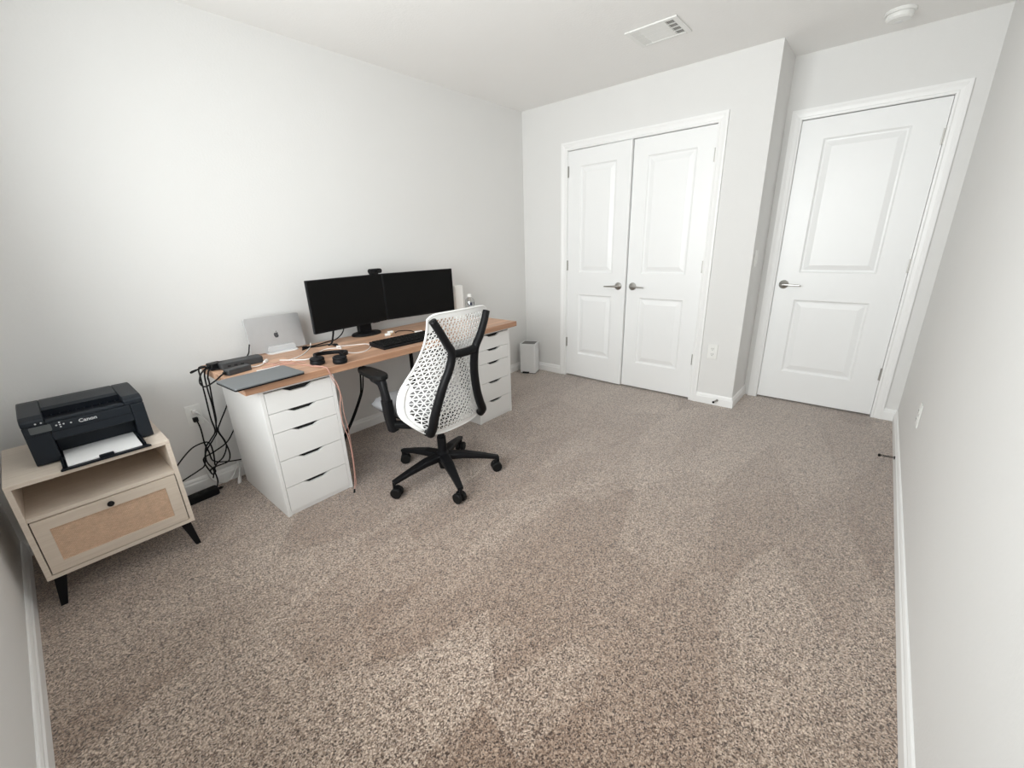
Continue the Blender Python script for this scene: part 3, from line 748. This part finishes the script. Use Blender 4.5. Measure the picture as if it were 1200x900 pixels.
# ------------------------------------------------------------------ printer
PX0, PX1, PY0, PY1, PZ = .163, .518, -.440, -.135, NZ1
t = thing('printer', 'black printer with a loaded paper tray on top of the nightstand', 'printer', (PX0, PY0, PZ))
W, D, PH = PX1-PX0, PY1-PY0, .195
def px(x): return x-PX0
bm = BM()
ox0, ox1, oz = px(.232), px(.474), .088       # tray mouth
sx0, sx1 = px(.227), px(.457)                 # output slot in the top
box(bm, 0, ox0, 0, D, .004, .160); box(bm, ox1, W, 0, D, .004, .160)
box(bm, ox0, ox1, 0, D, oz, .160); box(bm, ox0, ox1, .09, D, .004, oz)
box(bm, ox0-.001, ox1+.001, 0.004, .09, .004, .012)
# top shell: sides, rear hood and the low lip in front of the slot
def shell(x0, x1, y0, z0, z1):
    prism(bm, [(y0, z0), (D, z0), (D, z1-.004), (D-.05, z1), (y0+.03, z1-.001), (y0+.004, z1-.010), (y0, z1-.018)], lambda u, v, d: (d, u, v), x0, x1)
shell(0, sx0, 0, .160, PH); shell(sx1, W, 0, .160, PH); shell(sx0, sx1, .105, .160, PH)
prism(bm, [(0, .160), (.012, .160), (.012, .176), (0, .172)], lambda u, v, d: (d, u, v), sx0, sx1)
bodyo = obj('body', bm, PRT, t, bevel=.004)
bm = BM(); box(bm, sx0, sx1, .012, .105, .1602, .163); 
for k in range(9): box(bm, sx0+.02+.024*k, sx0+.024+.024*k, .03, .104, .163, .168)
obj('output_slot', bm, PRD, t)
bm = BM(); box(bm, sx0, sx1, .1035, .1045, .163, PH-.006); obj('slot_flap', bm, PRD, t)
bm = BM(); prism(bm, rrect(.058, .026, .15), lambda u, v, d: (u+px(.209), d, v+.144), -.003, .001); o = obj('display', bm, LCD, t); o['label'] = 'grey display'
for dx, dz in ((-.010, 0), (.010, 0), (0, .009), (0, -.009), (0, 0), (.030, -.002), (-.060, .022), (-.045, .022)):
    bm = BM(); lathe(bm, [(0, 0), (.0028, 0), (.0028, -.0022), (0, -.0026)], (px(.262)+dx, 0, .146+dz), 'Y', 12); o = obj('button', bm, SILV, t); o['label'] = 'pale button mark'
text_mesh('brand_lettering', 'Canon', .019, SILV, t, Matrix.Translation((px(.340), -.0006, .1425)) @ Matrix.Rotation(PI/2, 4, 'X'), squeeze=1.05)
bm = BM(); box(bm, .004, W-.004, -.0012, .0005, .1225, .1245); obj('seam_line', bm, PRD, t)
bm = BM()
tx0, tx1 = px(.226), px(.474)
prism(bm, [(tx0, .05), (tx1, .05), (tx1, -.10), (tx1+.012, -.128), (tx0-.008, -.128), (tx0, -.10)], lambda u, v, d: (u, v, d), .0005, .0085)
box(bm, tx0, tx0+.006, -.11, .03, .008, .020); box(bm, tx1-.006, tx1, -.11, .03, .008, .020)
tr = obj('paper_tray', bm, PRD, t, bevel=.0015)
bm = BM(); box(bm, (tx0+tx1)/2-.022, (tx0+tx1)/2+.022, -.126, -.112, .008, .022); obj('paper_stop', bm, PRD, tr, bevel=.003)
pap = BM(); box(pap, -.110, .110, -.112, .085, 0, .006)
o = obj('paper_stack', pap, PAPER, loc=(PX0+(tx0+tx1)/2, PY0, PZ+.0088), bevel=.0006)
tag(o, 'stack of white paper lying in the tray of the black printer', 'paper')

# ------------------------------------------------------------------ pedal bin
t = thing('pedal_bin', 'small light grey pedal bin with a dark lid in the corner by the closet', 'bin', (3.595, -.135, 0), math.radians(-68))
BW = .165
bm = BM(); prism(bm, rrect(BW, BW, .10, 4), lambda u, v, d: (u, v, d), .006, .300); obj('body', bm, BINM, t, bevel=.002)
bm = BM()
for a in ((-.0825, .0825, -.0825, -.070), (-.0825, .0825, .070, .0825), (-.0825, -.070, -.070, .070), (.070, .0825, -.070, .070)): box(bm, *a, .3002, .312)
obj('rim', bm, BINM, t, bevel=.003)
bm = BM(); prism(bm, rrect(.138, .138, .10, 4), lambda u, v, d: (u, v, d), .3004, .309); obj('lid', bm, BINL, t, bevel=.002)
bm = BM(); prism(bm, rrect(.07, .032, .35, 4), lambda u, v, d: (u-.018, v-.088, d), .008, .020); obj('pedal', bm, BLK, t, bevel=.002)
bm = BM(); prism(bm, rrect(BW-.01, BW-.01, .1, 4), lambda u, v, d: (u, v, d), 0, .007); obj('base_ring', bm, BLK, t)

# ------------------------------------------------------------------ office chair
CX, CY = 1.660, -1.000
chair = thing('office_chair', 'white perforated mesh-back office chair with black frame and wheels', 'office chair', (CX, CY, 0))
# five-star base
for k in range(5):
    a = math.radians(29+72*k); dv = Vector((math.cos(a), math.sin(a), 0))
    bm = BM()
    path = [dv*.030+Vector((0, 0, .128)), dv*.12+Vector((0, 0, .125)), dv*.22+Vector((0, 0, .108)), dv*.305+Vector((0, 0, .090)), dv*.325+Vector((0, 0, .086))]
    n = len(path)
    sweep(bm, path, rrect(.034, .052, .3), ref=(0, 0, 1), scales=[1.25, 1.1, .85, .66, .6])
    obj('base_leg', bm, BLK, chair, bevel=.002)
    c = bpy.data.objects.new('caster', None)
    bm = BM(); q = dv*.322
    sweep(bm, [q+Vector((0, 0, .088)), q+Vector((0, 0, .05))], circ(.009, 10), ref=(1, 0, 0))
    ca = a+.9*math.sin(k*2.3)+PI/2
    ax = Vector((math.cos(ca), math.sin(ca), 0)); c0 = q + Vector((-ax.y, ax.x, 0))*.012 + Vector((0, 0, .030))
    box_ = obox(bm, c0+Vector((0, 0, .012)), (.016, .03, .04), ca)
    cs = obj('caster', bm, BLK, chair)
    for sgn in (-1, 1):
        bm = BM(); prof = [(0, -.011), (.026, -.011), (.030, -.007), (.030, .007), (.026, .011), (0, .011)]
        lathe(bm, prof, (0, 0, 0), 'X', 22)
        Mx = Matrix.Translation(c0+ax*sgn*.017) @ Matrix.Rotation(ca, 4, 'Z')
        bm.transform(Mx); obj('wheel', bm, BLKR, cs)
bm = BM(); lathe(bm, [(0, .052), (.026, .052), (.028, .070), (.036, .095), (.036, .150), (.026, .158), (.026, .250), (.020, .252), (.020, .262), (0, .262)], seg=24); obj('hub', bm, BLK, chair)
bm = BM(); lathe(bm, [(0, .2615), (.0145, .2615), (.0145, .395), (0, .395)], seg=16); obj('gas_lift', bm, BLK, chair)
# tilt mechanism
bm = BM(); prism(bm, [(-.085, .352), (.12, .362), (.15, .392), (.12, .418), (-.07, .418), (-.09, .385)], lambda u, v, d: (d, u, v), -.075, .075)
for sgn in (-1, 1):
    sweep(bm, [Vector((sgn*.06, -.07, .385)), Vector((sgn*.15, -.03, .385)), Vector((sgn*.258, .055, .405))], rrect(.035, .05, .3), ref=(0, 0, 1))
obj('tilt_mechanism', bm, BLK, chair, bevel=.003)
# seat
def seat_shape(bm, z0, z1, w, yb, yf, crown):
    nx, ny = 16, 16; top = []; bot = []
    for i in range(nx+1):
        a, b = [], []
        for j in range(ny+1):
            u = -1+2*i/nx; v = -1+2*j/ny
            k = 1-.10*abs(v)**3; kk = 1-(.06 if v > 0 else .30)*abs(u)**3; x_ = 1-(.0 if v > 0 else .16)*abs(v)**2; k *= x_
            x = w*u*k; y = (yb+yf)/2+(yf-yb)/2*v*kk
            e = max(abs(u), abs(v))
            zt = z1 - crown*(e**6) - .018*max(0, v)**3
            a.append(bm.verts.new((x, y, zt))); b.append(bm.verts.new((x*.97, y, z0-.006*max(0, v)**3)))
        top.append(a); bot.append(b)
    for i in range(nx):
        for j in range(ny):
            bm.faces.new((top[i][j], top[i+1][j], top[i+1][j+1], top[i][j+1]))
            bm.faces.new((bot[i][j], bot[i][j+1], bot[i+1][j+1], bot[i+1][j]))
    for j in range(ny):
        bm.faces.new((top[0][j], top[0][j+1], bot[0][j+1], bot[0][j])); bm.faces.new((top[nx][j+1], top[nx][j], bot[nx][j], bot[nx][j+1]))
        bm.faces.new((top[j+1][0], top[j][0], bot[j][0], bot[j+1][0])); bm.faces.new((top[j][ny], top[j+1][ny], bot[j+1][ny], bot[j][ny]))
bm = BM(); seat_shape(bm, .438, .512, .245, -.115, .345, .045); o = obj('seat', bm, SEATM, chair, smooth=True); o['label'] = 'pale grey upholstered seat'
bm = BM(); seat_shape(bm, .416, .437, .225, -.10, .32, .004); obj('seat_pan', bm, BLK, chair)

# backrest surface: rows of (z, half width, y at the middle, y at the edge), local to the chair
ROWS = [(.345, .165, -.135, -.115), (.375, .205, -.145, -.105), (.42, .250, -.155, -.075), (.475, .287, -.165, -.035), (.54, .287, -.172, -.022), (.60, .273, -.180, -.030),
        (.65, .253, -.188, -.055), (.72, .226, -.200, -.100), (.79, .207, -.212, -.140), (.86, .196, -.222, -.175), (.93, .193, -.228, -.200), (.995, .195, -.232, -.214)]
def back_pt(s_, z):
    i = 0
    while i < len(ROWS)-2 and z > ROWS[i+1][0]: i += 1
    def cr(k):
        p0 = ROWS[max(i-1, 0)][k]; p1 = ROWS[i][k]; p2 = ROWS[i+1][k]; p3 = ROWS[min(i+2, len(ROWS)-1)][k]
        t_ = (z-ROWS[i][0])/(ROWS[i+1][0]-ROWS[i][0])
        return .5*((2*p1)+(-p0+p2)*t_+(2*p0-5*p1+4*p2-p3)*t_*t_+(-p0+3*p1-3*p2+p3)*t_**3)
    hw_, yc, ye = cr(1), cr(2), cr(3)
    return Vector((.012+s_*hw_, yc+(ye-yc)*abs(s_)**2.3, z))
Z0, Z1 = ROWS[0][0], ROWS[-1][0]
def zz(s_, f):
    lo = Z0 + .012*abs(s_)**4; hi = Z1 - .022*abs(s_)**10
    return lo+(hi-lo)*f
NR, NC = 27, 18
bm = BM(); rows = []
for r in range(NR+1):
    if r % 2 == 0: ss = [-1+2*k/NC for k in range(NC+1)]
    else: ss = [-1] + [-1+2*(k+.5)/NC for k in range(NC)] + [1]
    rows.append([(s_, r/NR, bm.verts.new(back_pt(s_, zz(s_, r/NR)))) for s_ in ss])
def tri(a, b, c):
    cs = (a[0]+b[0]+c[0])/3; cf = (a[1]+b[1]+c[1])/3; z = Z0+(Z1-Z0)*cf
    ctr = (a[2].co+b[2].co+c[2].co)/3
    solid = abs(cs) > .955 or cf < .035 or cf > .965 or (abs(cs) > .875 and .395 < z < .635)
    if abs(cs) > .80 and cf > .90: solid = True
    if solid: bm.faces.new((a[2], b[2], c[2])); return
    k = .70
    inn = [bm.verts.new(ctr+(q[2].co-ctr)*k) for q in (a, b, c)]
    o3 = (a[2], b[2], c[2])
    for i in range(3): bm.faces.new((o3[i], o3[(i+1) % 3], inn[(i+1) % 3], inn[i]))
for A, B in zip(rows, rows[1:]):
    i = j = 0
    while i < len(A)-1 or j < len(B)-1:
        if j == len(B)-1 or (i < len(A)-1 and A[i+1][0] <= B[j+1][0]):
            tri(A[i], A[i+1], B[j]); i += 1
        else:
            tri(A[i], B[j+1], B[j]); j += 1
back = obj('backrest', bm, CHW, chair, solid=.0035, recalc=True); back['label'] = 'white perforated backrest'
# rim
edge = [back_pt(1, zz(1, f/40)) for f in range(41)] + [back_pt(1-2*k/24, zz(1-2*k/24, 1)) for k in range(1, 24)] + [back_pt(-1, zz(-1, 1-f/40)) for f in range(41)] + [back_pt(-1+2*k/24, zz(-1+2*k/24, 0)) for k in range(1, 24)]
bm = BM(); sweep(bm, edge, circ(.0055, 8), ref=(0, 1, 0), closed=True); obj('rim', bm, CHW, back, smooth=True)
# thick lower side flanges
for sgn in (-1, 1):
    bm = BM(); g0 = []
    for i in range(15):
        z = .385+.255*i/14; row = []
        e = min(1, 1.6*math.sin(PI*i/14))
        for j, s_ in enumerate((.99, .97, .95, .93, .905)):
            p = back_pt(sgn*s_, z); row.append((p, .010*e*(1-(j/4)**3)))
        g0.append(row)
    F = [[bm.verts.new(p+Vector((sgn*.006, -d-.003, 0))) for p, d in row] for row in g0]
    Bk = [[bm.verts.new(p+Vector((0, .003, 0))) for p, d in row] for row in g0]
    for i in range(14):
        for j in range(4):
            bm.faces.new((F[i][j], F[i][j+1], F[i+1][j+1], F[i+1][j])); bm.faces.new((Bk[i][j], Bk[i+1][j], Bk[i+1][j+1], Bk[i][j+1]))
        for j in (0, 4): bm.faces.new((F[i][j], F[i+1][j], Bk[i+1][j], Bk[i][j]))
    for i in (0, 14):
        for j in range(4): bm.faces.new((F[i][j], F[i][j+1], Bk[i][j+1], Bk[i][j]))
    obj('side_flange', bm, CHW, back, smooth=True)
# black tower behind the backrest
TOW = {-1: [(-.194, -.262, .976), (-.160, -.264, .92), (-.120, -.260, .855), (-.088, -.254, .800), (-.098, -.240, .725), (-.132, -.224, .645), (-.160, -.204, .553), (-.177, -.186, .477), (-.180, -.168, .42), (-.178, -.138, .372)],
       1: [(.158, -.262, .974), (.130, -.264, .912), (.100, -.260, .850), (.072, -.254, .800), (.070, -.242, .737), (.080, -.226, .658), (.110, -.204, .550), (.146, -.186, .464), (.180, -.168, .405), (.196, -.135, .370)]}
for sgn in (-1, 1):
    bm = BM()
    pts = TOW[sgn]
    P_ = smooth_path(pts, 5); n = len(P_)
    sweep(bm, P_, rrect(.042, .042, .4), ref=(0, 1, 0), scales=[.82+.30*i/(n-1) for i in range(n)])
    obj('back_tower', bm, BLK, chair, smooth=True)
    bm = BM(); sweep(bm, smooth_path([(sgn*.178, -.115, .372), (sgn*.150, -.060, .378), (sgn*.055, -.04, .385)], 5), rrect(.034, .036, .4), ref=(0, 0, 1)); obj('tower_foot', bm, BLK, chair, smooth=True)
bm = BM(); sweep(bm, smooth_path([(-.090, -.254, .797), (-.04, -.254, .790), (.025, -.254, .790), (.074, -.254, .797)], 5), rrect(.040, .034, .4), ref=(0, 0, 1)); obj('cross_brace', bm, BLK, chair, smooth=True)
# armrests
for sgn in (-1, 1):
    bm = BM()
    A_ = smooth_path([(sgn*.262, .062, .372), (sgn*.268, .064, .41), (sgn*.273, .066, .45), (sgn*.276, .067, .50), (sgn*.277, .069, .545)], 5)
    sweep(bm, A_, rrect(.058, .044, .3), ref=(0, 1, 0))
    ar = obj('armrest', bm, BLK, chair, smooth=False)
    bm = BM(); P_ = smooth_path([(sgn*.277, .069, .54), (sgn*.278, .080, .60), (sgn*.272, .105, .640), (sgn*.262, .17, .650)], 6); n = len(P_)
    sweep(bm, P_, rrect(.050, .034, .4), ref=(0, 1, 0), scales=[.95+.5*abs(i/(n-1)-.3) for i in range(n)]); obj('arm_post', bm, BLK, ar, smooth=True)
    bm = BM()
    out = []
    for k in range(28):
        a = 2*PI*k/28; cx_, sy_ = math.cos(a), math.sin(a)
        px_ = (abs(cx_)**.75)*math.copysign(1, cx_)*.045; py_ = (abs(sy_)**.7)*math.copysign(1, sy_)*.135
        out.append((px_*(1-.12*(py_/.135)), py_))
    tilt = -sgn*.10
    prism(bm, out, lambda u, v, d: (sgn*.258+u*math.cos(tilt)-v*math.sin(tilt)*sgn*-1*sgn, .205+v, d), .650, .676)
    obj('arm_pad', bm, BLKR, ar, bevel=.008, segs=3)

# ------------------------------------------------------------------ light
def area(name, loc, direction, sx, sy, power, color):
    L = bpy.data.lights.new(name, 'AREA'); L.shape = 'RECTANGLE'; L.size = sx; L.size_y = sy; L.energy = power; L.color = color
    o = bpy.data.objects.new(name, L); COL.objects.link(o); o.location = loc
    o.rotation_euler = Vector(direction).to_track_quat('-Z', 'Y').to_euler()
    return o
w_ = area('window_daylight', (-.20, (WY0+WY1)/2, (WZ0+WZ1)/2), (1, -.05, .08), WY1-WY0+.1, WZ1-WZ0+.1, 88, (1, .993, .985)); w_.data.spread = math.radians(146)
wd = bpy.data.worlds.new('sky'); SC.world = wd; wd.use_nodes = True
bg = wd.node_tree.nodes['Background']; bg.inputs['Color'].default_value = (.92, .96, 1, 1); bg.inputs['Strength'].default_value = 1.5

# ------------------------------------------------------------------ camera
f, yaw, pitch, roll = 488.788, math.radians(40.9151), math.radians(18.823), math.radians(-1.9363)
fw = Vector((math.cos(pitch)*math.cos(yaw), math.cos(pitch)*math.sin(yaw), -math.sin(pitch)))
rt = Vector((math.sin(yaw), -math.cos(yaw), 0)); up = rt.cross(fw)
r2 = math.cos(roll)*rt+math.sin(roll)*up; u2 = -math.sin(roll)*rt+math.cos(roll)*up
cam = bpy.data.cameras.new('camera'); co = bpy.data.objects.new('camera', cam); COL.objects.link(co)
cam.sensor_fit = 'HORIZONTAL'; cam.sensor_width = 36; cam.lens = f*36/1200; cam.clip_start = .02; cam.clip_end = 50
Mx = Matrix((r2, u2, -fw)).transposed().to_4x4(); Mx.translation = Vector((.2798, -2.7514, 1.3015))
co.matrix_world = Mx
SC.camera = co

SC.view_settings.view_transform = 'Standard'; SC.view_settings.look = 'None'
SC.view_settings.exposure = 0.0; SC.view_settings.gamma = 1; SC.view_settings.use_curve_mapping = False
SC.cycles.use_denoising = True
SC.cycles.max_bounces = 10; SC.cycles.diffuse_bounces = 8; SC.cycles.transparent_max_bounces = 12
SC.cycles.sample_clamp_indirect = 6
